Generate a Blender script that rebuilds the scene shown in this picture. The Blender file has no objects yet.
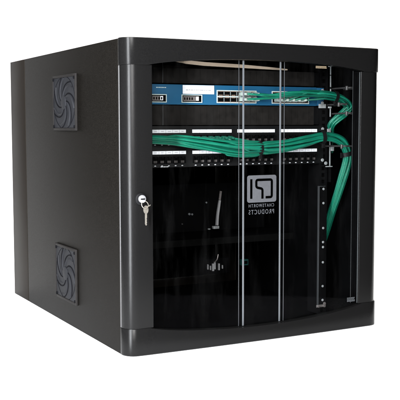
import bpy, bmesh, math, random
from mathutils import Vector, Matrix
random.seed(7)
PI = math.pi
scene = bpy.context.scene
COL = scene.collection

# ------------------------------------------------------------ materials
def mat(name, color, rough=.5, metal=0., spec=.5, noise=0., nscale=40., bump=0., bscale=600., rvar=0., coat=0., stretch=None):
    m = bpy.data.materials.new(name); m.use_nodes = True
    nt = m.node_tree; b = nt.nodes['Principled BSDF']
    b.inputs['Base Color'].default_value = (*color, 1)
    b.inputs['Roughness'].default_value = rough
    b.inputs['Metallic'].default_value = metal
    b.inputs['Specular IOR Level'].default_value = spec
    b.inputs['Coat Weight'].default_value = coat
    tc = nt.nodes.new('ShaderNodeTexCoord')
    src = tc.outputs['Object']
    if stretch:
        mp = nt.nodes.new('ShaderNodeMapping'); mp.inputs['Scale'].default_value = stretch
        nt.links.new(src, mp.inputs[0]); src = mp.outputs[0]
    if noise > 0 or rvar > 0:
        n = nt.nodes.new('ShaderNodeTexNoise'); n.inputs['Scale'].default_value = nscale; n.inputs['Detail'].default_value = 6
        nt.links.new(src, n.inputs['Vector'])
        if noise > 0:
            r = nt.nodes.new('ShaderNodeMapRange'); r.inputs[1].default_value = .3; r.inputs[2].default_value = .7
            r.inputs[3].default_value = 1 - noise; r.inputs[4].default_value = 1 + noise
            nt.links.new(n.outputs[0], r.inputs[0])
            mx = nt.nodes.new('ShaderNodeVectorMath'); mx.operation = 'SCALE'; mx.inputs[0].default_value = color
            nt.links.new(r.outputs[0], mx.inputs['Scale']); nt.links.new(mx.outputs[0], b.inputs['Base Color'])
        if rvar > 0:
            r = nt.nodes.new('ShaderNodeMapRange'); r.inputs[1].default_value = .3; r.inputs[2].default_value = .7
            r.inputs[3].default_value = rough - rvar; r.inputs[4].default_value = rough + rvar
            nt.links.new(n.outputs[0], r.inputs[0]); nt.links.new(r.outputs[0], b.inputs['Roughness'])
    if bump > 0:
        n = nt.nodes.new('ShaderNodeTexNoise'); n.inputs['Scale'].default_value = bscale; n.inputs['Detail'].default_value = 3
        nt.links.new(tc.outputs['Object'], n.inputs['Vector'])
        bp = nt.nodes.new('ShaderNodeBump'); bp.inputs['Strength'].default_value = bump; bp.inputs['Distance'].default_value = .0006
        nt.links.new(n.outputs[0], bp.inputs['Height']); nt.links.new(bp.outputs[0], b.inputs['Normal'])
    return m

M = {}
M['paint'] = mat('black_powder_coat', (.0050, .0049, .0049), .23, spec=.105, noise=.18, nscale=520, bump=.16, bscale=1400, rvar=.02)
M['paint_side'] = mat('black_powder_coat_side', (.0045, .0040, .0034), .42, spec=.026, noise=.45, nscale=420, bump=.8, bscale=700, rvar=.03)
M['paint_rear_lit'] = mat('black_powder_coat_rear_lit', (.0135, .0112, .0092), .42, spec=.035, noise=.14, nscale=7, bump=.5, bscale=1100, rvar=.03)  # same black coat, lightened: the rear's extra brightness is in this colour
M['inner'] = mat('black_inner_paint', (.0020, .0020, .0022), .7, spec=.0, noise=.3, nscale=12)
M['rail'] = mat('black_rail_paint', (.0025, .0025, .0028), .5, spec=.04, noise=.2, nscale=30)
M['vent'] = mat('grey_vent_plastic', (.0150, .0155, .0178), .6, spec=.08, noise=.12, nscale=60, bump=.3, bscale=1200)
M['ventrim'] = mat('vent_rim_plastic', (.0125, .0115, .0112), .6, spec=.08, noise=.15, nscale=60)
M['ventdark'] = mat('dark_vent_recess', (.004, .004, .005), .7, spec=.03)
M['chrome'] = mat('chrome', (.50, .50, .52), .25, metal=.7, noise=.1, nscale=200)
M['zinc'] = mat('zinc_plated_steel', (.42, .44, .46), .35, metal=.5, noise=.15, nscale=150, rvar=.08)
M['key'] = mat('nickel_key', (.24, .22, .19), .35, metal=.65, noise=.15, nscale=150)
M['blue'] = mat('teal_blue_enamel', (.009, .068, .145), .45, spec=.2, noise=.07, nscale=25)
M['bluedark'] = mat('dark_steel_case', (.03, .035, .04), .5, spec=.3)
M['white'] = mat('white_label_paper', (.70, .71, .76), .6, spec=.1, noise=.05, nscale=90)
M['ink'] = mat('grey_ink', (.42, .42, .46), .7)
M['inkdark'] = mat('dark_ink', (.20, .20, .22), .7)
M['black'] = mat('black_plastic', (.004, .004, .0045), .45, spec=.2)
M['hole'] = mat('port_recess', (.002, .002, .002), .7, spec=.0)
M['void'] = mat('black_print', (.0004, .0004, .0004), .9, spec=0)
M['trim'] = mat('pale_port_trim', (.42, .50, .50), .4, spec=.4)
M['portgrey'] = mat('port_surround', (.13, .14, .145), .5)
M['gold'] = mat('port_contacts', (.30, .21, .17), .4, metal=.3)
M['portmetal'] = mat('port_metal', (.22, .20, .20), .4, metal=.6)
M['green'] = mat('green_cable_jacket', (.003, .105, .064), .38, spec=.35, noise=.10, nscale=60)
M['green2'] = mat('green_cable_jacket_fresh', (.004, .125, .078), .35, spec=.4, noise=.10, nscale=60)
M['green3'] = mat('green_cable_jacket_dark', (.002, .070, .046), .4, spec=.35, noise=.10, nscale=60)
M['plug'] = mat('clear_plug_plastic', (.26, .31, .29), .25, spec=.6, noise=.3, nscale=200)
M['silver'] = mat('silver_print', (.070, .076, .083), .5)
M['silverdim'] = mat('silver_print_dim', (.028, .030, .033), .5)
M['logo'] = mat('grey_logo_print', (.055, .057, .063), .5, noise=.08, nscale=300)
M['logotext'] = mat('grey_text_print', (.065, .068, .075), .5)
M['amber'] = mat('amber_print', (.22, .17, .11), .6)
M['brushed'] = mat('brushed_steel', (.33, .33, .35), .4, metal=.3, noise=.2, nscale=80, stretch=(1, 1, .1))
M['edge'] = mat('lit_stile_edge', (.045, .05, .052), .4, spec=.3)  # highlight of the stile's front edge, as a paler colour
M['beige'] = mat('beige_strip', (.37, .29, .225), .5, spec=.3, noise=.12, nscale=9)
M['ring'] = mat('dark_ring_steel', (.022, .021, .022), .4, spec=.4)
M['blank'] = mat('blank_panel_black', (.0075, .0066, .0062), .55, spec=.15, noise=.35, nscale=70)
M['boot'] = mat('green_plug_boot', (.004, .07, .045), .5, spec=.3)
M['bead'] = mat('lit_paint_edge', (.038, .037, .038), .32, spec=.4)  # paler copy of the coat, with the edge's highlight painted in
M['teal'] = mat('teal_plastic', (.006, .04, .037), .4)
M['paper'] = mat('white_backdrop_paper', (.86, .86, .86), .9, spec=.0, noise=.004, nscale=3)

def glassmat():
    m = bpy.data.materials.new('smoked_acrylic'); m.use_nodes = True
    nt = m.node_tree; nt.nodes.clear()
    out = nt.nodes.new('ShaderNodeOutputMaterial')
    tr = nt.nodes.new('ShaderNodeBsdfTransparent'); tr.inputs[0].default_value = (.86, .87, .86, 1)
    gl = nt.nodes.new('ShaderNodeBsdfGlossy'); gl.inputs['Roughness'].default_value = .03
    gl.inputs[0].default_value = (.06, .06, .065, 1)
    fr = nt.nodes.new('ShaderNodeFresnel'); fr.inputs['IOR'].default_value = 1.3
    mx = nt.nodes.new('ShaderNodeMixShader')
    nt.links.new(fr.outputs[0], mx.inputs[0]); nt.links.new(tr.outputs[0], mx.inputs[1]); nt.links.new(gl.outputs[0], mx.inputs[2])
    # faint dust and wipe marks on the pane
    tc = nt.nodes.new('ShaderNodeTexCoord'); mp = nt.nodes.new('ShaderNodeMapping'); mp.inputs['Scale'].default_value = (30, 1, 5.0); mp.inputs['Rotation'].default_value = (0, .22, 0)
    nz = nt.nodes.new('ShaderNodeTexNoise'); nz.inputs['Scale'].default_value = 1.; nz.inputs['Detail'].default_value = 7; nz.inputs['Roughness'].default_value = .6
    mr = nt.nodes.new('ShaderNodeMapRange'); mr.inputs[1].default_value = .50; mr.inputs[2].default_value = .80; mr.inputs[3].default_value = .0; mr.inputs[4].default_value = .0035
    df = nt.nodes.new('ShaderNodeBsdfDiffuse'); df.inputs[0].default_value = (.62, .62, .62, 1)
    m2 = nt.nodes.new('ShaderNodeMixShader')
    nt.links.new(tc.outputs['Object'], mp.inputs[0]); nt.links.new(mp.outputs[0], nz.inputs['Vector']); nt.links.new(nz.outputs[0], mr.inputs[0])
    nt.links.new(mr.outputs[0], m2.inputs[0]); nt.links.new(mx.outputs[0], m2.inputs[1]); nt.links.new(df.outputs[0], m2.inputs[2])
    nt.links.new(m2.outputs[0], out.inputs[0])
    return m
M['glass'] = glassmat()

# ------------------------------------------------------------ object helpers
def setp(o, label=None, cat=None, group=None, kind=None):
    if label: o['label'] = label
    if cat: o['category'] = cat
    if group: o['group'] = group
    if kind: o['kind'] = kind
    return o

def empty(name, loc=(0, 0, 0), label=None, cat=None, group=None):
    o = bpy.data.objects.new(name, None); COL.objects.link(o); o.location = loc; o.empty_display_size = .02
    return setp(o, label, cat, group)

def link(name, bm, m, parent=None, smooth=False, angle=35):
    """bm is in world coordinates; the part keeps them whatever its parent's place."""
    bmesh.ops.recalc_face_normals(bm, faces=bm.faces)
    me = bpy.data.meshes.new(name); bm.to_mesh(me); bm.free()
    ms = m if isinstance(m, (list, tuple)) else [m]
    for k in ms: me.materials.append(k)
    if smooth:
        for p in me.polygons: p.use_smooth = True
        me.set_sharp_from_angle(angle=math.radians(angle))
    o = bpy.data.objects.new(name, me); COL.objects.link(o)
    if parent:
        o.parent = parent
        w = Vector((0, 0, 0)); q = parent
        while q: w += q.location; q = q.parent
        o.location = -w
    return o

def box(bm, x0, x1, y0, y1, z0, z1, bev=0., mi=0, seg=2):
    t = bmesh.new()
    bmesh.ops.create_cube(t, size=1)
    for v in t.verts:
        v.co = Vector(((x0 + x1) / 2 + v.co.x * (x1 - x0), (y0 + y1) / 2 + v.co.y * (y1 - y0), (z0 + z1) / 2 + v.co.z * (z1 - z0)))
    if bev > 0:
        bmesh.ops.bevel(t, geom=list(t.edges), offset=bev, segments=seg, profile=.5, affect='EDGES')
    merge(bm, t, mi)

def merge(bm, t, mi=0, mtx=None):
    if mtx is not None: bmesh.ops.transform(t, matrix=mtx, verts=t.verts)
    vs = {v: bm.verts.new(v.co) for v in t.verts}
    for f in t.faces:
        nf = bm.faces.new([vs[v] for v in f.verts]); nf.material_index = mi
    t.free()

def prism(bm, pts, z0, z1, mi=0):
    """pts: xy outline extruded in z"""
    a = [bm.verts.new((p[0], p[1], z0)) for p in pts]; b = [bm.verts.new((p[0], p[1], z1)) for p in pts]
    n = len(pts)
    for i in range(n):
        f = bm.faces.new((a[i], a[(i + 1) % n], b[(i + 1) % n], b[i])); f.material_index = mi
    bm.faces.new(a[::-1]).material_index = mi; bm.faces.new(b).material_index = mi

def plate_xz(bm, outline, y0, y1, mi=0):
    a = [bm.verts.new((p[0], y0, p[1])) for p in outline]; b = [bm.verts.new((p[0], y1, p[1])) for p in outline]
    n = len(outline)
    for i in range(n):
        bm.faces.new((a[i], a[(i + 1) % n], b[(i + 1) % n], b[i])).material_index = mi
    bm.faces.new(a[::-1]).material_index = mi; bm.faces.new(b).material_index = mi

def cyl(bm, c, axis, r, h, n=24, bev=0., mi=0, r2=None):
    t = bmesh.new()
    bmesh.ops.create_cone(t, cap_ends=True, segments=n, radius1=r, radius2=r if r2 is None else r2, depth=h)
    if bev > 0:
        es = [e for e in t.edges if abs(e.verts[0].co.z - e.verts[1].co.z) < 1e-6]
        bmesh.ops.bevel(t, geom=es, offset=bev, segments=2, profile=.5, affect='EDGES')
    rot = Vector((0, 0, 1)).rotation_difference(Vector(axis)).to_matrix().to_4x4()
    merge(bm, t, mi, Matrix.Translation(c) @ rot)

def catmull(P, n):
    P = [Vector(p) for p in P]; P = [P[0] * 2 - P[1]] + P + [P[-1] * 2 - P[-2]]
    out = []
    segs = len(P) - 3
    for i in range(n):
        s = i / (n - 1) * segs; k = min(int(s), segs - 1); t = s - k
        a, b, c, d = P[k:k + 4]
        out.append(.5 * ((2 * b) + (-a + c) * t + (2 * a - 5 * b + 4 * c - d) * t * t + (-a + 3 * b - 3 * c + d) * t ** 3))
    return out

def tube(bm, pts, r, n=8, mi=0, cap=True):
    rings = []
    up = Vector((0, 0, 1))
    tprev = (pts[1] - pts[0]).normalized()
    nrm = tprev.cross(up)
    if nrm.length < .01: nrm = tprev.cross(Vector((1, 0, 0)))
    nrm.normalize()
    for i, p in enumerate(pts):
        t = (pts[min(i + 1, len(pts) - 1)] - pts[max(i - 1, 0)]).normalized()
        q = tprev.rotation_difference(t); nrm = (q @ nrm).normalized(); tprev = t
        bi = t.cross(nrm)
        rr = r(i / (len(pts) - 1)) if callable(r) else r
        rings.append([bm.verts.new(p + (nrm * math.cos(2 * PI * k / n) + bi * math.sin(2 * PI * k / n)) * rr) for k in range(n)])
    for a, b in zip(rings, rings[1:]):
        for k in range(n):
            bm.faces.new((a[k], a[(k + 1) % n], b[(k + 1) % n], b[k])).material_index = mi
    if cap:
        bm.faces.new(rings[0][::-1]).material_index = mi; bm.faces.new(rings[-1]).material_index = mi

def textmesh(s, size, x0, x1, zc, y, m, parent, name='lettering', mirror=False, hscale=None):
    """lettering on a front face: fitted between x0 and x1; mirror = reads right to left as on the door"""
    cu = bpy.data.curves.new('t', 'FONT'); cu.body = s; cu.size = 1; cu.align_x = 'CENTER'; cu.align_y = 'CENTER'
    cu.space_character = 1.12 if not mirror else 1.35
    o = bpy.data.objects.new('t', cu); COL.objects.link(o)
    bpy.context.view_layer.update()
    dg = bpy.context.evaluated_depsgraph_get()
    me = bpy.data.meshes.new_from_object(o.evaluated_get(dg))
    bpy.data.objects.remove(o)
    xs = [v.co.x for v in me.vertices]; ys = [v.co.y for v in me.vertices]
    a, b = min(xs), max(xs); c, d = min(ys), max(ys)
    t = bmesh.new(); t.from_mesh(me); bpy.data.meshes.remove(me)
    for v in t.verts:
        fx = (v.co.x - a) / (b - a)
        if mirror: fx = 1 - fx
        v.co = Vector((x0 + fx * (x1 - x0), y, zc + ((v.co.y - c) / (d - c) - .5) * size))
    g = bmesh.ops.extrude_face_region(t, geom=list(t.faces))
    for e in g['geom']:
        if isinstance(e, bmesh.types.BMVert): e.co.y -= .0003
    return link(name, t, m, parent)

# ------------------------------------------------------------ dimensions (metres), front plane y = 0
W, D, H, R = .643, .796, .640, .028
YB = .034     # where the body starts behind the door
YS = .665     # seam to the wall-mount section

# ------------------------------------------------------------ backdrop
bm = bmesh.new()
prof = []
for x in [-3.2]: pass
fl = [(-1.3, 0.), (1.6, 0.)]
for k in range(13):
    a = k / 12 * PI / 2
    prof.append((1.9 + .9 * math.sin(a), .9 - .9 * math.cos(a)))
prof = [(-.75, 0), (-.35, 0), (0, 0), (.8, 0)] + prof + [(2.8, 1.9)]
def front(x, y):      # the paper's front edge is cut in a shallow point
    if y > .01: return y
    e = {-.62: -.40, 0: -.58, .35: -.57, .65: -.38, .90: -.16}.get(x, -.10)
    return {-.75: e, -.35: e * .5, 0: 0}[y]
rows = []
for (yy, zz) in prof:
    rows.append([bm.verts.new((xx, front(xx, yy), zz - .0005)) for xx in (-.62, 0, .35, .65, .90, 1.3, 2.2, 5.4)])
for a, b in zip(rows, rows[1:]):
    for k in range(7): bm.faces.new((a[k], a[k + 1], b[k + 1], b[k]))
bd = link('backdrop', bm, M['paper'], None, smooth=True, angle=60)
setp(bd, 'seamless white paper sweep under and behind the cabinet', 'backdrop', kind='structure')

# ------------------------------------------------------------ cabinet
cab = empty('server_cabinet', (W / 2, D / 2, 0), 'black steel wall mount network cabinet with clear front door and two side vents', 'cabinet')
T = .0025
def side_panel(x0, x1, name='side_panel'):
    bm = bmesh.new(); box(bm, x0, x1, YB, YS - .002, .0, H - .001, .0008); return link(name, bm, M['paint_side'], cab, True)
side_panel(.0015, .0015 + T)
side_panel(W - .0015 - T, W - .0015)
# top panel
bm = bmesh.new()
zt0, zt1 = H - .0035, H - .001
X0, X1, Y0, Y1 = .0042, W - .0042, YB, YS - .002
box(bm, X0, X1, Y0, Y1, zt0, zt1)
link('top_panel', bm, M['paint'], cab)
bm = bmesh.new(); box(bm, X0, X1, Y0, Y1, .0005, .003); link('base_panel', bm, M['paint'], cab)
# front lip of the body just behind the door
bm = bmesh.new()
box(bm, .0042, .016, YB, YB + .018, .0032, H - .0038); box(bm, W - .016, W - .0042, YB, YB + .018, .0032, H - .0038)
box(bm, .0162, W - .0162, YB, YB + .018, H - .020, H - .0038); box(bm, .0162, W - .0162, YB, YB + .018, .0032, .018)
link('front_lip', bm, M['inner'], cab)
# black inner lining, so the inside stays matt
bm = bmesh.new()
box(bm, .0043, .0052, YB + .019, YS - .003, .004, H - .0045); box(bm, W - .0052, W - .0043, YB + .019, YS - .003, .004, H - .0045)
box(bm, .0055, W - .0055, YB + .019, YS - .003, .0035, .0045)
link('inner_lining', bm, M['inner'], cab)
bm = bmesh.new(); box(bm, .0055, W - .0055, YB + .019, YS - .003, H - .0048, H - .0038); link('inner_lining', bm, M['inner'], cab)
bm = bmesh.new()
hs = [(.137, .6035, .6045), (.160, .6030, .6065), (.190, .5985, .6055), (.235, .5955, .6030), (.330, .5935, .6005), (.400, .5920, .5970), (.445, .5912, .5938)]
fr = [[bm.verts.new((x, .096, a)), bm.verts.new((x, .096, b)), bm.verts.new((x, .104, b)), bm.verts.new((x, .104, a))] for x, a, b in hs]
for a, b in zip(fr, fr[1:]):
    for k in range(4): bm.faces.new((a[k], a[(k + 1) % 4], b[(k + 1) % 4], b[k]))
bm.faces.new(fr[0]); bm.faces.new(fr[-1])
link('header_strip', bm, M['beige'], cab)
# wall mount section: hollow box open to the front
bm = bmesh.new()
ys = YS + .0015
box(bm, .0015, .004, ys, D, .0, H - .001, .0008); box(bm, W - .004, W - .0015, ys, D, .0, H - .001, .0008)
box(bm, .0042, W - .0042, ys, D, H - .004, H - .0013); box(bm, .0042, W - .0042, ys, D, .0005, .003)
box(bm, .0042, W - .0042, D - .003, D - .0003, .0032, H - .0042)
link('wall_mount_section', bm, M['paint_rear_lit'], cab, True)
bm = bmesh.new(); box(bm, .0045, W - .0045, D - .006, D - .0035, .0035, H - .0045); link('rear_lining', bm, M['inner'], cab)

# side vents
def vent(y0, y1, z0, z1):
    bm = bmesh.new()
    x = .0013
    yc, zc = (y0 + y1) / 2, (z0 + z1) / 2
    ry, rz = (y1 - y0) / 2 - .010, (z1 - z0) / 2 - .007
    # rim
    rt = .006
    def yzring(oy0, oy1, oz0, oz1, iy0, iy1, iz0, iz1, xa, xb):
        box(bm, xa, xb, oy0, iy0, oz0, oz1, .0012); box(bm, xa, xb, iy1, oy1, oz0, oz1, .0012)
        box(bm, xa, xb, iy0 + .0001, iy1 - .0001, oz0, iz0, .0012); box(bm, xa, xb, iy0 + .0001, iy1 - .0001, iz1, oz1, .0012)
    yzring(y0, y1, z0, z1, y0 + rt, y1 - rt, z0 + rt, z1 - rt, x - .0048, x)
    v = link('vent_cover', bm, M['ventrim'], cab, True)
    bm = bmesh.new(); box(bm, x - .0031, x - .0002, y0 + rt + .0003, y1 - rt - .0003, z0 + rt + .0003, z1 - rt - .0003)
    link('grille_plate', bm, M['vent'], v)
    # swirl blades
    bm = bmesh.new()
    for k in range(7):
        a0 = k / 7 * 2 * PI + .35
        strip = []
        for i in range(11):
            t = i / 10; rr = .20 + .80 * t; a = a0 + 1.25 * t ** 1.1
            strip.append((yc + ry * rr * math.cos(a), zc + rz * rr * math.sin(a), .0042 * (1 - abs(2 * t - .9) * .2), math.cos(a), math.sin(a)))
        tl = []
        for i, (yy, zz, w, ca, sa) in enumerate(strip):
            j = min(i + 1, 10); h = max(i - 1, 0)
            dy, dz = strip[j][0] - strip[h][0], strip[j][1] - strip[h][1]; L = math.hypot(dy, dz); ny, nz = -dz / L, dy / L
            w2 = w * (.5 + .5 * math.sin(PI * min(1, i / 10 + .15)))
            tl.append([bm.verts.new((x - .0029, yy - ny * w2, zz - nz * w2)), bm.verts.new((x - .0052, yy, zz)), bm.verts.new((x - .0029, yy + ny * w2 * .6, zz + nz * w2 * .6))])
        for a, b in zip(tl, tl[1:]):
            bm.faces.new((a[0], a[1], b[1], b[0])); bm.faces.new((a[1], a[2], b[2], b[1]))
    sw = link('swirl_blade', bm, M['vent'], v, True)
    bm = bmesh.new()
    # grooves between the blades
    for k in range(7):
        a0 = k / 7 * 2 * PI + .35 - .22
        pts = []
        for i in range(14):
            t = i / 13; rr = .16 + .90 * t; a = a0 + 1.25 * t ** 1.1
            pts.append(Vector((x - .0030, yc + ry * rr * math.cos(a), zc + rz * rr * math.sin(a))))
        tube(bm, pts, .0017, 5)
    ring = [Vector((x - .0030, yc + ry * 1.06 * math.cos(k / 40 * 2 * PI), zc + rz * 1.06 * math.sin(k / 40 * 2 * PI))) for k in range(41)]
    tube(bm, ring, .0009, 5, cap=False)
    link('groove', bm, M['ventdark'], v, True)
    bm = bmesh.new(); cyl(bm, (x - .0042, yc, zc), (1, 0, 0), .016, .003, 28, .001); link('hub', bm, M['vent'], v, True)
    for (yy, zz) in ((y0 + .009, z0 + .009), (y1 - .009, z0 + .009), (y0 + .009, z1 - .009), (y1 - .009, z1 - .009)):
        bm = bmesh.new(); cyl(bm, (x - .0045, yy, zz), (1, 0, 0), .0032, .003, 14, .0006); link('screw', bm, M['ventdark'], v, True)
vent(.270, .430, .455, .583)
vent(.283, .428, .055, .185)

# ------------------------------------------------------------ door
door = empty('front_door', (0, 0, 0)); door.parent = cab; door.location = Vector((W / 2, .015, 0)) - cab.location
door.location.z = 0
def arc(cx, cy, r, a0, a1, n): return [(cx + r * math.cos(math.radians(a0 + (a1 - a0) * k / n)), cy + r * math.sin(math.radians(a0 + (a1 - a0) * k / n))) for k in range(n + 1)]
ZB, ZT = .0555, .5865
XL, XR = .0615, .582
b_ = .0018
def stile_profile(o):
    # left stile outline seen from above, o = inset of the stile against the rails
    p = [(o + .0015, .0325)] + [(o + .0, .031)] + arc(R + o, R + o, R, 180, 270, 12)
    p += arc(XL - b_, o + b_, b_, 270, 360, 4) + [(XL, .030), (XL - .002, .030), (XL - .002, o + .0045), (R, o + .0045), (.006, .0325)]
    return p
bm = bmesh.new(); prism(bm, stile_profile(.0018), ZB + .0002, ZT - .0002)
link('stile', bm, M['paint'], door, True, 40)
bm = bmesh.new()
p = [(W - x, y) for x, y in stile_profile(.0018)]
dx = XR - (W - XL)
p = [(x if x > W - .03 else x + dx, y) for x, y in p]
prism(bm, p[::-1], ZB + .0002, ZT - .0002)
link('stile', bm, M['paint'], door, True, 40)

def rail(top):
    """full width, rounded ends, inner edge arched"""
    bm = bmesh.new()
    cols = []
    bow = lambda x: -.0045 * math.sin(PI * min(max(x / W, 0), 1))
    path = [(.0005, .032), ] + arc(R, R, R, 180, 270, 12)
    xs = [R + (W - 2 * R) * k / 48 for k in range(1, 48)]
    path += [(x, 0) for x in xs]
    path += arc(W - R, R, R, 270, 360, 12) + [(W - .0005, .032)]
    for (x, y) in path:
        yy = y + bow(x) * (1 if R <= x <= W - R else 0)
        u = min(max((x - .055) / (.590 - .055), 0), 1)
        ar = 4 * u * (1 - u)
        ar = ar ** .75 if ar > 0 else 0
        if top: zi, zo = ZT + .0175 * ar, H
        else: zi, zo = ZB - .0225 * ar, 0.
        s = 1 if top else -1
        bv = .0012
        # cross-section loop: outer edge -> front -> inner edge -> back
        nrm = Vector((0, -1, 0))
        if x < R: nrm = Vector((x - R, y - R, 0)).normalized() if y < .03 else Vector((-1, 0, 0))
        if x > W - R: nrm = Vector((x - W + R, y - R, 0)).normalized() if y < .03 else Vector((1, 0, 0))
        c = Vector((x, yy, 0))
        inn = -nrm
        th = .0045; deep = .020 if R + .01 < x < W - R - .01 else .0045
        def P(d, z): v = c + inn * d; return bm.verts.new((v.x, v.y, z))
        cols.append([P(.010 if R < x < W - R else .004, zo - s * .0), P(bv, zo), P(0, zo - s * bv), P(0, zi + s * bv), P(bv * .6, zi), P(deep, zi), P(deep, zi + s * .003), P(th, zi + s * .0032), P(th, zo - s * .004)])
    for a, b in zip(cols, cols[1:]):
        n = len(a)
        for k in range(n - 1):
            bm.faces.new((a[k], a[k + 1], b[k + 1], b[k]))
    for c in (cols[0], cols[-1]): bm.faces.new(c)
    return link('rail', bm, M['paint'], door, True, 40)
rt = rail(True); rb = rail(False)
# top closing strip of the door above its frame
bm = bmesh.new(); prism(bm, [(.002, .032)] + arc(R, R, R - .002, 180, 270, 10) + arc(W - R, R, R - .002, 270, 360, 10) + [(W - .002, .032)], H - .0042, H - .0022)
link('top_closure', bm, M['paint'], door)
bm = bmesh.new(); prism(bm, [(.002, .032)] + arc(R, R, R - .002, 180, 270, 10) + arc(W - R, R, R - .002, 270, 360, 10) + [(W - .002, .032)], .0022, .0042)
link('bottom_closure', bm, M['paint'], door)
bm = bmesh.new(); tube(bm, [Vector((.0030, .0315, ZB + .001)), Vector((.0030, .0315, .3)), Vector((.0030, .0315, ZT - .001))], .0026, 16); link('edge_glint', bm, M['bead'], door, True)  # added bead that carries the highlight along the stile's back edge
# window pane
YG = .0095
bm = bmesh.new()
a = bmesh.ops.create_grid(bm, x_segments=1, y_segments=1, size=1)
for v in bm.verts:
    v.co = Vector((XL - .004 + (v.co.x + 1) / 2 * (XR - XL + .008) , YG, .026 + (v.co.y + 1) / 2 * (.612 - .026)))
win = link('window', bm, M['glass'], door)
# added pale strips: the right stile's lit edges painted as colour
bm = bmesh.new(); box(bm, XR - .0030, XR - .0014, YG - .0060, YG - .0044, ZB + .001, ZT - .001, .0004); link('edge_highlight', bm, M['edge'], door, True)
bm = bmesh.new(); box(bm, XR - .0165, XR - .0155, YG + .001, YG + .002, ZB + .001, ZT + .002, .0003); link('edge_highlight', bm, M['silverdim'], door, True)
bm = bmesh.new(); box(bm, XR - .0012, XR - .0003, YG - .0040, .0298, ZB + .001, ZT - .001); link('reveal_shade', bm, M['inner'], door)  # black strip added over the reveal to paint it in shade
# pinstripes on the pane
def arch_z(x):
    u = (x - .055) / .535; ar = max(0, 4 * u * (1 - u)) ** .75
    return ZB - .0225 * ar, ZT + .0175 * ar
for (x, w, mm) in ((.2655, .0014, 'silverdim'), (.2765, .0042, 'silver'), (.3695, .0040, 'silver'), (.3795, .0016, 'silverdim')):
    z0, z1 = arch_z(x)
    bm = bmesh.new(); box(bm, x - w / 2, x + w / 2, YG - .0016, YG - .0004, z0 + .001, z1 - .001, .0004)
    link('pinstripe', bm, M[mm], win, True)
# logo (mirrored, as in the photograph)
lx0, lx1, lz0, lz1 = .2865, .3600, .3005, .3590
def lp(u, v): return (lx0 + (u - 80) / 198 * (lx1 - lx0), lz1 - (v - 40) / 175 * (lz1 - lz0))
def stroke_poly(pts, w):
    polys = []
    for (a, b) in zip(pts, pts[1:]):
        (x0, z0), (x1, z1) = lp(*a), lp(*b)
        polys.append((min(x0, x1) - w / 2, max(x0, x1) + w / 2, min(z0, z1) - w / 2, max(z0, z1) + w / 2))
    return polys
bm = bmesh.new()
r = .005
o = arc(lx0 + r, lz0 + r, r, 180, 270, 5) + arc(lx1 - r, lz0 + r, r, 270, 360, 5) + arc(lx1 - r, lz1 - r, r, 0, 90, 5) + arc(lx0 + r, lz1 - r, r, 90, 180, 5)
plate_xz(bm, o, YG - .0012, YG - .0004)
lg = link('logo_plate', bm, M['logo'], win)
bm = bmesh.new()
w = .0052
def round_path(pts, rad):
    out = [Vector(pts[0])]
    for a, b, c in zip(pts, pts[1:], pts[2:]):
        a, b, c = Vector(a), Vector(b), Vector(c)
        p, q = b + (a - b).normalized() * rad, b + (c - b).normalized() * rad
        for t in (0, .25, .5, .75, 1): out.append((1 - t) ** 2 * p + 2 * t * (1 - t) * b + t * t * q)
    return out + [Vector(pts[-1])]
def ribbon(bm, pts, w, y0, y1):
    L, Rr = [], []
    for i, p in enumerate(pts):
        d0 = (pts[min(i + 1, len(pts) - 1)] - pts[max(i - 1, 0)]).normalized(); nn = Vector((-d0.y, d0.x))
        L.append(p + nn * w / 2); Rr.append(p - nn * w / 2)
    ring = L + Rr[::-1]; n = len(L)
    f = [bm.verts.new((p.x, y0, p.y)) for p in ring]; b = [bm.verts.new((p.x, y1, p.y)) for p in ring]; m = len(ring)
    for k in range(n - 1): bm.faces.new((f[k], f[k + 1], f[m - 2 - k], f[m - 1 - k]))
    for k in range(m): bm.faces.new((f[k], f[(k + 1) % m], b[(k + 1) % m], b[k]))
ribbon(bm, [Vector(lp(106, 64)), Vector(lp(106, 190))], w, YG - .0017, YG - .0013)
ribbon(bm, round_path([lp(182, 192), lp(182, 128), lp(140, 118), lp(140, 70), lp(246, 70), lp(246, 184), lp(204, 184)], .0042), w, YG - .0017, YG - .0013)
link('logo_letters', bm, M['void'], lg)
textmesh('CHATSWORTH', .0070, .2905, .3545, .2935, YG - .0006, M['logotext'], win, 'lettering', True)
textmesh('PRODUCTS', .0098, .2905, .3545, .2798, YG - .0006, M['logotext'], win, 'lettering', True)
# small stickers on the pane
bm = bmesh.new(); box(bm, .554, .577, YG - .0010, YG - .0004, .0600, .0705); st = link('sticker', bm, M['hole'], win)
bm = bmesh.new()
for z in (.0690, .0662, .0634, .0610):
    x = .5545
    while x < .575:
        wv = random.uniform(.0012, .0035); box(bm, x, min(x + wv, .5765), YG - .0014, YG - .0011, z - .0008, z + .0006); x += wv + .0008
link('lettering', bm, M['silver'], st)
bm = bmesh.new()
for z in (.5955, .5925):
    x = .462
    while x < .488:
        wv = random.uniform(.0015, .004); box(bm, x, x + wv, YG - .0012, YG - .0005, z - .0010, z + .0009); x += wv + .0008
link('lettering', bm, M['amber'], win)

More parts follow.
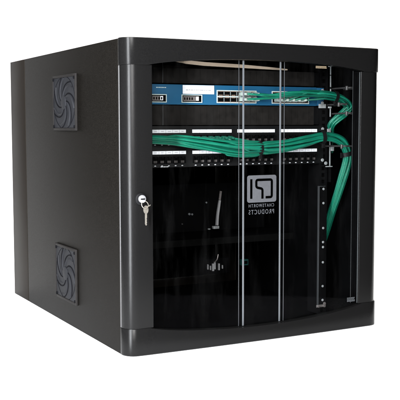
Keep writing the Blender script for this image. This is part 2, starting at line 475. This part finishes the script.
# lock in the left stile
lk = empty('lock'); lk.parent = door
lock_c = Vector((.0335, .0, .3195))
door_w = door.location + cab.location
lk.location = lock_c - door_w
bm = bmesh.new(); cyl(bm, (lock_c.x, -.0005, lock_c.z), (0, -1, 0), .0122, .005, 40, .0015); link('escutcheon', bm, M['black'], lk, True)
bm = bmesh.new(); cyl(bm, (lock_c.x + .001, -.0050, lock_c.z + .0005), (0, -1, 0), .0080, .006, 40, .0022); link('cylinder', bm, M['chrome'], lk, True)
bm = bmesh.new(); box(bm, lock_c.x - .0035, lock_c.x + .0055, -.0088, -.0076, lock_c.z - .0006, lock_c.z + .0016); link('keyhole', bm, M['hole'], lk)

# ------------------------------------------------------------ rack rails
YR = .118
def rack_rail(x0, x1, lipx):
    bm = bmesh.new()
    # front flange with real square holes
    hw = .0047; xc = (x0 + x1) / 2
    zs = []
    z = .020
    k = 0
    pat = [.0159, .0159, .0127]
    while z < .610:
        zs.append(z); z += pat[k % 3]; k += 1
    box(bm, x0, xc - hw, YR, YR + .002, .012, .622); box(bm, xc + hw, x1, YR, YR + .002, .012, .622)
    prev = .012
    for zz in zs:
        box(bm, xc - hw + .00005, xc + hw - .00005, YR, YR + .002, prev, zz - hw); prev = zz + hw
    box(bm, xc - hw + .00005, xc + hw - .00005, YR, YR + .002, prev, .622)
    box(bm, min(lipx, lipx + .002), max(lipx, lipx + .002), YR + .0021, YR + .045, .012, .622)
    return link('mounting_rail', bm, M['rail'], cab), xc
rL, xcL = rack_rail(.070, .094, .092)
rR, xcR = rack_rail(.5515, .5745, .5515)
def screw(parent, x, y, z, r=.0042, mm='zinc'):
    bm = bmesh.new(); cyl(bm, (x, y - .0012, z), (0, -1, 0), r, .0024, 18, .0008)
    a = random.uniform(0, PI)
    o = link('screw', bm, M[mm], parent, True)
    return o
for z in (.314, .280, .220, .186, .174, .137, .079, .045): screw(rR, .5635, YR, z, .0030)
screw(rR, .5635, YR - .008, .376, .0042)
for z in (.314, .28, .22, .137, .079): screw(rL, .082, YR, z, .0036)
# bright folded edge of lower rail
bm = bmesh.new(); box(bm, .5498, .5511, YR - .003, YR + .004, .030, .3215, .0003); box(bm, .5512, .568, YR - .0030, YR - .0010, .3200, .3215, .0003)
link('rail_edge', bm, M['silverdim'], rR, True)
bm = bmesh.new(); box(bm, .5516, .5735, YR - .0010, YR - .0002, .0310, .3195, .0003); link('cover_plate', bm, M['rail'], rR)
# foot bracket at the bottom of the right rail
bm = bmesh.new(); box(bm, .545, .570, YR - .004, YR - .001, .0285, .0345, .0006); cyl(bm, (.549, YR - .005, .0315), (0, -1, 0), .0032, .003, 14, .0005); cyl(bm, (.566, YR - .005, .0315), (0, -1, 0), .0038, .003, 14, .0005)
cyl(bm, (.5660, YR - .006, .0370), (0, -1, 0), .0036, .003, 14, .0005)
link('foot_bracket', bm, M['portmetal'], rR, True)
# vertical cable bracket beside the right rail: a bright flange broken by slots
bm = bmesh.new(); box(bm, .5800, .5835, YR - .004, YR + .03, .330, .615, .0004); brk = link('cable_bracket', bm, M['rail'], cab)
for (z0, z1) in ((.585, .608), (.5560, .583), (.5360, .5520), (.4860, .5060), (.4490, .4600), (.3690, .4360)):
    bm = bmesh.new(); box(bm, .5765, .5788, YR - .007, YR - .0045, z0, z1, .0004); link('tab', bm, M['zinc'], brk, True)
for q in ((.560, .5795, YR - .0145, YR - .0125, .3670, .3692), (.575, .5835, YR - .0145, YR - .0125, .4050, .4170), (.5675, .5760, YR - .0115, YR - .0095, .6030, .6075),
          (.5640, .5700, YR - .014, YR - .012, .4500, .4575), (.5660, .5755, YR - .014, YR - .012, .5060, .5100)):
    bm = bmesh.new(); box(bm, *q, .0004); link('tab', bm, M['zinc'], brk, True)
# D-rings that hold the cables on the right
def dring(z, x0, x1, yf):
    bm = bmesh.new()
    pts = catmull([(x0, YR - .004, z), (x0 + .004, yf, z + .001), (x0 + .02, yf - .004, z + .001), (x1 - .012, yf - .002, z), (x1, yf + .02, z), (x1 + .002, YR + .004, z)], 26)
    tube(bm, pts, .0021, 8)
    cyl(bm, (x0 + .002, yf + .001, z), (0, 0, 1), .0036, .010, 12, .0008)
    return link('cable_ring', bm, M['ring'], cab, True)
dring(.4165, .566, .621, .052)
dring(.5520, .585, .6225, .060)
dring(.4930, .585, .6225, .060)
dring(.5140, .570, .600, .070)

# ------------------------------------------------------------ equipment
# network switch ------------------------------------------------
sw = empty('network_switch', (.318, .26, .511), 'slim teal blue rack switch with green cables plugged into its ports', 'network switch')
zs0, zs1 = .5112, .5545
bm = bmesh.new(); box(bm, .099, .5370, .1165, .118, zs0, zs1, .0004); box(bm, .099, .537, .1181, .40, zs0 + .001, zs1 - .001)
link('case', bm, M['bluedark'], sw)
bm = bmesh.new(); box(bm, .0985, .5375, .1125, .1162, zs0, zs1, .0006); fp = link('faceplate', bm, M['blue'], sw, True)
for (a, b) in ((.0765, .0983), (.5377, .5600)):
    bm = bmesh.new(); box(bm, a, b, .1140, .1160, zs0 + .0008, zs1 - .0008, .0004)
    ear = link('ear', bm, M['blue'], sw, True)
    xe = (a + b) / 2 + (.004 if a > .3 else -.004)
    for z in (zs0 + .007, zs1 - .007): screw(ear, xe + .002, .1138, z, .0040)
bm = bmesh.new(); box(bm, .5440, .5640, .1105, .1135, .5060, .5160, .0006); link('clip', bm, M['zinc'], ear, True)
def frame_xz(bm, x0, x1, z0, z1, t, ya, yb, mi=0):
    box(bm, x0, x1, ya, yb, z1 - t, z1, 0, mi); box(bm, x0, x1, ya, yb, z0, z0 + t, 0, mi)
    box(bm, x0, x0 + t, ya, yb, z0 + t + .00005, z1 - t - .00005, 0, mi); box(bm, x1 - t, x1, ya, yb, z0 + t + .00005, z1 - t - .00005, 0, mi)
def port_block(x0, x1, z0, z1, ncol):
    bm = bmesh.new(); frame_xz(bm, x0, x1, z0, z1, .0016, .1108, .1122)
    zc = (z0 + z1) / 2; box(bm, x0 + .0017, x1 - .0017, .1112, .1122, zc - .0012, zc + .0012)
    box(bm, x0 + .0018, x1 - .0018, .1118, .11215, z0 + .0017, z1 - .0017, 0, 1)
    f = link('port_block', bm, [M['trim'], M['portgrey']], fp)
    cw = (x1 - x0 - .004) / ncol
    for r_ in range(2):
        for c in range(ncol):
            xa_ = x0 + .002 + c * cw; za = (z0 + .0019) if r_ == 0 else zc + .0014; zb = (zc - .0014) if r_ == 0 else z1 - .0019
            bm = bmesh.new(); box(bm, xa_ + .0012, xa_ + cw - .0012, .1115, .11175, za, zb, 0, 0)
            zz = za + .0006 if r_ == 1 else zb - .0016
            for q in range(6):
                xx = xa_ + .003 + q * (cw - .006) / 6
                box(bm, xx, xx + .0009, .1108, .1114, zz - .0001, zz + .0022, 0, 1)
            zz2 = zb - .0012 if r_ == 1 else za - .0
            box(bm, xa_ + .0014, xa_ + cw - .0014, .1108, .1114, zz2, zz2 + .0012, 0, 1)
            link('port', bm, [M['hole'], M['gold']], f)
port_block(.269, .3715, .5155, .5440, 6)
port_block(.413, .5155, .5155, .5440, 6)
for (a, b) in ((.1080, .1455), (.1815, .2320)):
    bm = bmesh.new(); frame_xz(bm, a, b, .5155, .5330, .0016, .1100, .1122)
    f = link('module_slot', bm, M['trim'], fp)
    bm = bmesh.new(); box(bm, a + .0018, b - .0018, .1112, .1123, .5173, .5312, 0, 0)
    box(bm, a + .004, b - .016, .1106, .1111, .5190, .5295, 0, 1); box(bm, b - .015, b - .0085, .1106, .1111, .5200, .5290, 0, 2)
    for q in range(4): box(bm, a + .006 + q * .006, a + .009 + q * .006, .1102, .1105, .5215, .5270, 0, 0)
    link('port', bm, [M['hole'], M['portmetal'], M['white']], f)
bm = bmesh.new(); box(bm, .1845, .2620, .1106, .1116, .5345, .5535, .0002); lab = link('paper_label', bm, M['white'], fp)
bm = bmesh.new()
x = .192
for wv in (.006, .002, .007, .0025, .0045, .002, .009, .003, .0035, .007):
    box(bm, x, x + wv, .1101, .1104, .5422, .5436 + .0004 * (wv < .003)); x += wv + .0017
link('lettering', bm, M['inkdark'], lab)
bm = bmesh.new()
x = .1215
for wv in (.003, .0018, .003, .0022, .003, .0015, .0028): box(bm, x, x + wv, .1116, .1121, .5465, .5482); x += wv + .001
link('lettering', bm, M['trim'], fp)

for (nm, za, zb, lab) in (('a', .5575, .5900, 'plain black blank panel above the blue switch'), ('b', .4668, .5095, 'plain black blank panel between the blue switch and the patch bay')):
    bp = empty('blank_panel', (.318, .12, za), lab, 'blank panel')
    bm = bmesh.new(); box(bm, .110, .5350, .1190, .1205, za, zb, .0004)
    for q in range(26): box(bm, .118 + q * .016, .1195 + q * .016 , .1183, .1189, za + .003, zb - .003)
    link('plate', bm, M['blank'], bp)
    for (a, b) in ((.0950, .1099), (.5351, .5500)):
        bm = bmesh.new(); box(bm, a, b, .1188, .1203, za + .001, zb - .001, .0004); link('ear', bm, M['rail'], bp)
bm = bmesh.new(); box(bm, .1385, .1398, .1155, .1175, .4668, .5095, .0003); link('rail_edge', bm, M['silverdim'], rL)
bm = bmesh.new(); box(bm, .1385, .1398, .1155, .1175, .5575, .6000, .0003); link('rail_edge', bm, M['silverdim'], rL)
# patch panel ---------------------------------------------------
pp = empty('patch_bay', (.318, .12, .376), 'black two row patch panel with white label strips above its ports', 'patch bay')
pz0, pz1 = .3755, .4650
bm = bmesh.new(); box(bm, .0765, .5600, .1145, .1165, pz0, pz1, .0005); face = link('panel_face', bm, M['black'], pp, True)
for zz in (pz0 + .008, pz1 - .008):
    for xx in (.0835, .5625 - .006): screw(face, xx, .1140, zz, .0040)
groups = [(.0945, .1925), (.2090, .3075), (.3235, .4220), (.4400, .5400)]
for (zl, zp, zd) in ((.4535, .4375, .4240), (.4075, .3915, .3790)):
    for (gx0, gx1) in groups:
        bm = bmesh.new(); box(bm, gx0, gx1, .1118, .1143, zl - .0036, zl + .0036, .0004)
        ls = link('label_strip', bm, M['white'], face)
        bm = bmesh.new()
        cw = (gx1 - gx0) / 6
        for q in range(1, 6): box(bm, gx0 + q * cw - .0004, gx0 + q * cw + .0004, .1112, .11175, zl - .0034, zl + .0034)
        for q in range(6):
            box(bm, gx0 + q * cw + .005, gx0 + q * cw + .0095 + random.uniform(0, .003), .1113, .11175, zl - .0008, zl + .0006)
        link('lettering', bm, M['ink'], ls)
        for q in range(6):
            xc = gx0 + (q + .5) * cw
            bm = bmesh.new()
            frame_xz(bm, xc - .0068, xc + .0068, zp - .0078, zp + .0078, .0011, .1095, .1144, 0)
            box(bm, xc - .0055, xc + .0055, .1138, .1144, zp - .0065, zp + .0065, 0, 1)
            box(bm, xc - .0028, xc + .0028, .1100, .1137, zp + .0040, zp + .0066, 0, 0)
            for qq in range(5): box(bm, xc - .004 + qq * .0018, xc - .0033 + qq * .0018, .1128, .1137, zp - .0063, zp - .0015, 0, 2)
            link('port', bm, [M['rail'], M['hole'], M['portmetal']], face)
            bm = bmesh.new(); box(bm, xc - .0009, xc + .0009, .1137, .1144, zd - .0010, zd + .0010); box(bm, xc - .0022, xc + .0022, .1137, .1144, zd - .0006, zd + .0002)
            link('port_number', bm, M['white'], face)
# maker's line under the first ports
bm = bmesh.new()
x = .132
for wv in (.003, .0022, .004, .002, .0035): box(bm, x, x + wv, .1137, .1144, .3762, .3776); x += wv + .0009
link('lettering', bm, M['white'], face)

# ------------------------------------------------------------ cables
CN = 64
def disc(k, n, r):
    a = k * 2.399963; q = math.sqrt((k + .5) / n) * r; return math.cos(a) * q, math.sin(a) * q
def bundle_cable(ctr, rad, k, n, tw, start=None, join=0., end=1.):
    """follow bundle centre line (list of Vectors, fine) with the k-th place in the disc"""
    out = []
    m = len(ctr)
    oa, ob = disc(k, n, 1)
    ph = random.uniform(0, 6.28); am = random.uniform(.10, .42)
    for i, c in enumerate(ctr):
        t = i / (m - 1)
        if t < join or t > end: continue
        tg = (ctr[min(i + 1, m - 1)] - ctr[max(i - 1, 0)]).normalized()
        s = tg.cross(Vector((0, -1, 0)))
        if s.length < .1: s = Vector((0, 0, 1))
        s.normalize(); bnm = tg.cross(s)
        a = tw * t * 2; ca, sa = math.cos(a), math.sin(a)
        x_, y_ = oa * ca - ob * sa + am * math.sin(ph + 9 * t), oa * sa + ob * ca + am * math.cos(ph * 1.7 + 7 * t)
        r = rad(t) * .92
        out.append(c + s * (x_ * r) + bnm * (y_ * r * .75))
    if start:
        out = [Vector(p) for p in start] + out[::1]
    return out

def make_cable(name, pts, r, m, label, group, plug=None, loc=None, pm='plug'):
    o0 = empty(name, loc or pts[0], label, 'cable', group)
    bm = bmesh.new(); tube(bm, pts, r, 8); link('jacket', bm, m, o0, True, 60)
    if plug:
        x, y, z = plug
        bm = bmesh.new(); box(bm, x - .0052, x + .0052, y - .016, y + .0, z - .0038, z + .0038, .001); box(bm, x - .003, x + .003, y - .015, y - .003, z + .0040, z + .0052, .0004)
        cyl(bm, (x, y - .021, z), (0, 1, 0), .0030, .011, 12, .0006)
        link('plug', bm, M[pm], o0, True)
    return o0

# lower bundle, from the left over the patch panel and down on the right
B = [(.060, .092, .440), (.105, .090, .4385), (.152, .088, .4360), (.213, .085, .4275), (.288, .083, .4165), (.345, .083, .4140), (.364, .083, .4145), (.385, .083, .4150), (.432, .082, .4190), (.487, .082, .4295),
     (.530, .082, .4385), (.565, .084, .4370), (.592, .086, .4270), (.608, .088, .4080), (.6135, .090, .3880), (.6135, .096, .3650), (.611, .105, .3380), (.608, .120, .2980), (.606, .140, .2550), (.607, .162, .2100), (.609, .19, .160)]
CB = catmull(B, 150)
def lerp_tab(tab):
    def f(t):
        for (a, va), (b, vb) in zip(tab, tab[1:]):
            if t <= b: return va + (vb - va) * (t - a) / (b - a)
        return tab[-1][1]
    return f
radB = lerp_tab([(0, .0075), (.08, .0095), (.15, .0135), (.22, .0170), (.285, .0155), (.31, .0115), (.34, .0145), (.45, .0150), (.53, .0120), (.60, .0130), (.66, .0115), (.70, .0115), (.78, .0115), (.85, .0100), (1, .008)])
NB = 26
ports_top = [gx0 + (q + .5) * (gx1 - gx0) / 6 for gx0, gx1 in groups[:2] for q in range(6)]
for k in range(NB):
    g = random.choice(['green', 'green3', 'green2', 'green'])
    if k < 12:
        xp = ports_top[k]
        idx = min(range(len(CB)), key=lambda i: abs(CB[i].x - (xp + .050)) if i < 70 else 9)
        jt = idx / (len(CB) - 1)
        kk = NB - 1 - k
        body = bundle_cable(CB, radB, kk, NB, 1.3, None, jt, 1)
        z0 = .4375
        b0 = body[0]
        pts = catmull([(xp, .097, z0), (xp + .003, .090, z0 - .001), (xp + .020, (.09 + b0.y) / 2, (z0 * .6 + b0.z * .4)), tuple(b0)], 10)[:-1] + body
        make_cable('patch_cable', pts, .00255, M[g], 'green patch cable in the thick lower bundle, plugged in the patch panel upper row', 'cables plugged into the patch panel', (xp, .1135, z0), loc=(xp, .1, z0), pm='boot')
    else:
        kk = NB - 1 - k
        body = bundle_cable(CB, radB, kk, NB, 1.3, None, 0, 1)
        make_cable('patch_cable', body, .00255, M[g], 'green patch cable in the thick lower bundle, entering behind the left door frame', 'cables of the lower bundle from the left', None, loc=tuple(body[0]))

# upper bundle, from the switch ports to the right
A = [(.372, .082, .5290), (.400, .076, .5315), (.431, .072, .5365), (.472, .072, .5385), (.528, .074, .5360), (.571, .078, .5310), (.598, .084, .5230), (.6155, .090, .5110), (.608, .096, .4960), (.590, .102, .4800), (.583, .112, .466), (.590, .13, .445), (.600, .15, .40)]
CA = catmull(A, 110)
radA = lerp_tab([(0, .0055), (.15, .0085), (.3, .0100), (.38, .0095), (.42, .0085), (.50, .0105), (.6, .0115), (.68, .0125), (.75, .012), (1, .010)])
starts = []
cwA = (.1025 - .004) / 6
for c in (5, 4, 3):
    for z in (.5355, .5235): starts.append((.269 + .002 + (c + .5) * cwA, z))
for c in range(0, 5):
    for z in (.5235,): starts.append((.413 + .002 + (c + .5) * cwA, z))
for c in (1, 3, 4): starts.append((.413 + .002 + (c + .5) * cwA, .5355))
NA = len(starts)
for k, (xp, z0) in enumerate(starts):
    first = xp < .4
    idx = min(range(len(CA)), key=lambda i: abs(CA[i].x - (xp + (.052 if first else .045))) if i < 60 else 9)
    jt = idx / (len(CA) - 1)
    body = bundle_cable(CA, radA, k, NA, 1.1, None, jt, 1)
    b0 = body[0]
    pts = catmull([(xp, .095, z0), (xp + .004, .088, z0 + .0003), (xp + .022, (.085 + b0.y) / 2, z0 * .5 + b0.z * .5), tuple(b0)], 10)[:-1] + body
    lab = 'green patch cable of the upper bundle, plugged in the left port block of the switch' if first else 'green patch cable of the upper bundle, plugged in the right port block of the switch'
    make_cable('patch_cable', pts, .0024, M[('green2', 'green', 'green3', 'green')[k % 4]], lab, 'switch cables from the left port block' if first else 'switch cables from the right port block', (xp, .1100, z0), loc=(xp, .1, z0))

# velcro ties
def tie(ctr, i, r, label, h=.010):
    c = ctr[i]; tg = (ctr[i + 1] - ctr[i - 1]).normalized()
    o = empty('cable_tie', tuple(c), label, 'cable tie')
    bm = bmesh.new()
    s = tg.cross(Vector((0, -1, 0))).normalized(); b = tg.cross(s)
    outr = []
    for dd, rr in ((-h / 2, r), (-h / 2, r + .0012), (h / 2, r + .0012), (h / 2, r)):
        outr.append([bm.verts.new(c + tg * dd + (s * math.cos(a) + b * math.sin(a) * .8) * rr) for a in [2 * PI * q / 28 for q in range(28)]])
    for q in range(4):
        A_, B_ = outr[q], outr[(q + 1) % 4]
        for j in range(28): bm.faces.new((A_[j], A_[(j + 1) % 28], B_[(j + 1) % 28], B_[j]))
    link('strap', bm, M['black'], o, True)
    bm = bmesh.new(); e = c + s * (r + .004) - Vector((0, .004, 0)); box(bm, e.x - h * .45, e.x + h * .45, e.y - .001, e.y + .001, e.z - .006, e.z + .006, .0004)
    link('strap_end', bm, M['black'], o, True)
def near(ctr, x, lo=0, hi=None): return min(range(lo + 1, (hi or len(ctr)) - 1), key=lambda i: abs(ctr[i].x - x))
tie(CB, near(CB, .362, 0, 80), .0135, 'black hook and loop tie round the lower cable bundle between the pinstripes')
tie(CB, near(CB, .531, 0, 90), .0155, 'black hook and loop tie round the lower cable bundle at the right rack rail')
tie(CA, near(CA, .566, 0, 60), .0125, 'black hook and loop tie round the upper cable bundle beside the switch', .009)
iz = min(range(80, 130), key=lambda i: abs(CB[i].z - .400)); tie(CB, iz, .0155, 'black hook and loop tie where the lower bundle turns straight down', .010)

# ------------------------------------------------------------ dim things deep inside
sh = empty('equipment_shelf', (.30, .36, .0), 'dark shelf with a raised lip in the lower half of the cabinet', 'shelf')
bm = bmesh.new(); box(bm, .10, .545, .22, .50, .196, .199, .0005); sp = link('shelf_plate', bm, M['inner'], sh)
bm = bmesh.new(); box(bm, .10, .545, .216, .2195, .184, .200, .0008); link('front_lip', bm, M['hole'], sh)
strip = empty('metal_strip', (.39, .35, .20), 'bright metal strip leaning in the dark behind the door, below the patch panel', 'metal strip')
bm = bmesh.new()
pts = [Vector((.3925, .335, .2145)), Vector((.396, .338, .238)), Vector((.401, .340, .262)), Vector((.404, .341, .277))]
for a, b in zip(pts, pts[1:]):
    pass
tube(bm, catmull(pts, 10), lambda t: .0042 - .0006 * t, 4); link('blade', bm, M['brushed'], strip)
bm = bmesh.new(); tube(bm, [Vector((.4042, .341, .278)), Vector((.4080, .342, .300))], .0032, 8); link('handle', bm, M['portmetal'], strip, True)
bm = bmesh.new(); box(bm, .381, .397, .330, .340, .2060, .2130, .001); box(bm, .366, .372, .330, .336, .2050, .2080, .001); link('foot', bm, M['zinc'], strip)
pw = empty('power_outlet', (.39, .33, .095), 'small dark outlet block with bright metal contacts low behind the door', 'power outlet')
bm = bmesh.new(); box(bm, .362, .430, .336, .375, .090, .130, .002); link('housing', bm, M['inner'], pw, True)
for (x, z0, z1, w) in ((.3655, .104, .117, .0022), (.3730, .102, .113, .002), (.3805, .099, .118, .0048), (.3855, .103, .122, .0035), (.3975, .100, .117, .0036), (.4075, .103, .112, .0020)):
    bm = bmesh.new(); box(bm, x - w / 2, x + w / 2, .331, .3358, z0, z1, .0005); link('contact', bm, M['brushed'], pw)
bm = bmesh.new(); tube(bm, catmull([(.384, .331, .121), (.388, .325, .130), (.391, .325, .142)], 8), .0014, 8); link('lead', bm, M['portmetal'], pw, True)
tc = empty('terminal_block', (.483, .35, .105), 'tiny teal connector block low behind the right pinstripes', 'connector')
bm = bmesh.new(); box(bm, .472, .492, .345, .357, .104, .120, .001); link('body', bm, M['teal'], tc, True)
bm = bmesh.new(); box(bm, .476, .488, .343, .3448, .108, .116, .0004); link('socket', bm, M['hole'], tc)
for (x, z, r) in ((.322, .245, .003), (.330, .244, .0026), (.3705, .272, .0024), (.302, .221, .002)):
    bm = bmesh.new(); cyl(bm, (x, .35, z), (0, -1, 0), r, .004, 14, .0005)
    o = link('bolt', bm, M['ring'] if r < .0023 else M['silver'], sp, True)
# rear cross brace the bolts sit on
bm = bmesh.new(); box(bm, .10, .545, .3525, .356, .2000, .3200, .001); link('shelf_back', bm, M['inner'], sh)

# ------------------------------------------------------------ key hanging from the lock
kx, ky, kz = .0400, -.0090, .3130
key = empty('key', (kx, ky, kz - .03), 'small nickel key hanging on a ring from the door lock', 'key')
bm = bmesh.new()
rr = .0072
ring = [Vector((.0385 + rr * math.cos(a) * 1.0, -.0095 + .003 * math.sin(a * 1.0), .3085 + rr * math.sin(a))) for a in [2 * PI * q / 30 for q in range(31)]]
tube(bm, ring, .0008, 8, cap=False); link('key_ring', bm, M['key'], key, True)
bm = bmesh.new()
bow = [(.0040 + .0, 0)]
out = []
for a in range(0, 361, 20):
    pass
cx, cz = .0405, .2985
pts = []
for q in range(25):
    a = math.radians(-70 + 320 * q / 24)
    pts.append((cx + .0052 * math.cos(a) * 1.0, cz + .0085 * math.sin(a)))
pts = pts[:]
blade = [(cx - .0019, cz - .009), (cx - .0019, cz - .029), (cx, cz - .032), (cx + .0019, cz - .030), (cx + .0010, cz - .0275), (cx + .0019, cz - .0255), (cx + .0011, cz - .023), (cx + .0019, cz - .0205), (cx + .0012, cz - .018), (cx + .0019, cz - .016), (cx + .0019, cz - .009)]
# start of pts is at the lower right of the bow, end at the lower left: follow with blade left -> right
plate_xz(bm, pts + blade, -.0100, -.0082)
link('key_blade', bm, M['key'], key)
bm = bmesh.new(); box(bm, .0215, .0245, -.0035, -.001, .3045, .3075, .0006); 
# tag on the second ring end
bm.free()
bm = bmesh.new(); plate_xz(bm, [(.0445, .3035), (.0500, .3060), (.0505, .3085), (.0450, .3065)], -.0100, -.0088); link('second_key', bm, M['key'], key)

# ------------------------------------------------------------ lights
def area(name, loc, target, sx, sy, power, color=(1, 1, 1), spread=180):
    l = bpy.data.lights.new(name, 'AREA'); l.shape = 'RECTANGLE'; l.size = sx; l.size_y = sy; l.energy = power; l.color = color
    l.spread = math.radians(spread)
    o = bpy.data.objects.new(name, l); COL.objects.link(o); o.location = loc
    o.rotation_euler = (Vector(target) - Vector(loc)).to_track_quat('-Z', 'Y').to_euler()
    return o
area('overhead_fill', (1.9, .8, 4.2), (1.9, .8, 0), 6.8, 4.6, 109, (1, 1, 1), 50)  # added lamp out of view, burns the paper white without a contact shadow
area('backdrop_fill', (2.5, 1.0, 3.4), (2.5, 2.8, .9), 6.2, .5, 205, (1, .96, .90))  # unseen lamp added to whiten the upright part of the paper
area('side_softbox', (-.66, -.55, .50), (0.05, 0.0, .32), .09, 1.4, 68.0, (.93, .96, 1.0))
area('front_fill', (-.95, -2.4, 1.1), (.30, .1, .42), .8, .8, 128, (1, .99, .98))  # added fill out of view, brightens the equipment behind the pane

w = bpy.data.worlds.new('World'); scene.world = w; w.use_nodes = True
bg = w.node_tree.nodes['Background']; bg.inputs[0].default_value = (1, 1, 1, 1); bg.inputs[1].default_value = .015

# ------------------------------------------------------------ camera
cam = bpy.data.cameras.new('camera'); co = bpy.data.objects.new('camera', cam); COL.objects.link(co)
cam.sensor_width = 36; cam.lens = 895.09 / 400 * 36; cam.clip_end = 100; cam.clip_start = .05
yaw, pitch, roll = .486044, .0831788, -.0021209
co.location = (-.695354, -1.63337, .46621)
fw = Vector((math.sin(yaw) * math.cos(pitch), math.cos(yaw) * math.cos(pitch), -math.sin(pitch)))
r = Vector((math.cos(yaw), -math.sin(yaw), 0)); u = r.cross(fw)
r2 = r * math.cos(roll) + u * math.sin(roll); u2 = -r * math.sin(roll) + u * math.cos(roll)
mt = Matrix((r2, u2, -fw)).transposed()
co.rotation_euler = mt.to_euler()
scene.camera = co
scene.render.engine = 'CYCLES'
scene.view_settings.view_transform = 'Standard'; scene.view_settings.look = 'None'
scene.view_settings.exposure = 0; scene.view_settings.gamma = 1
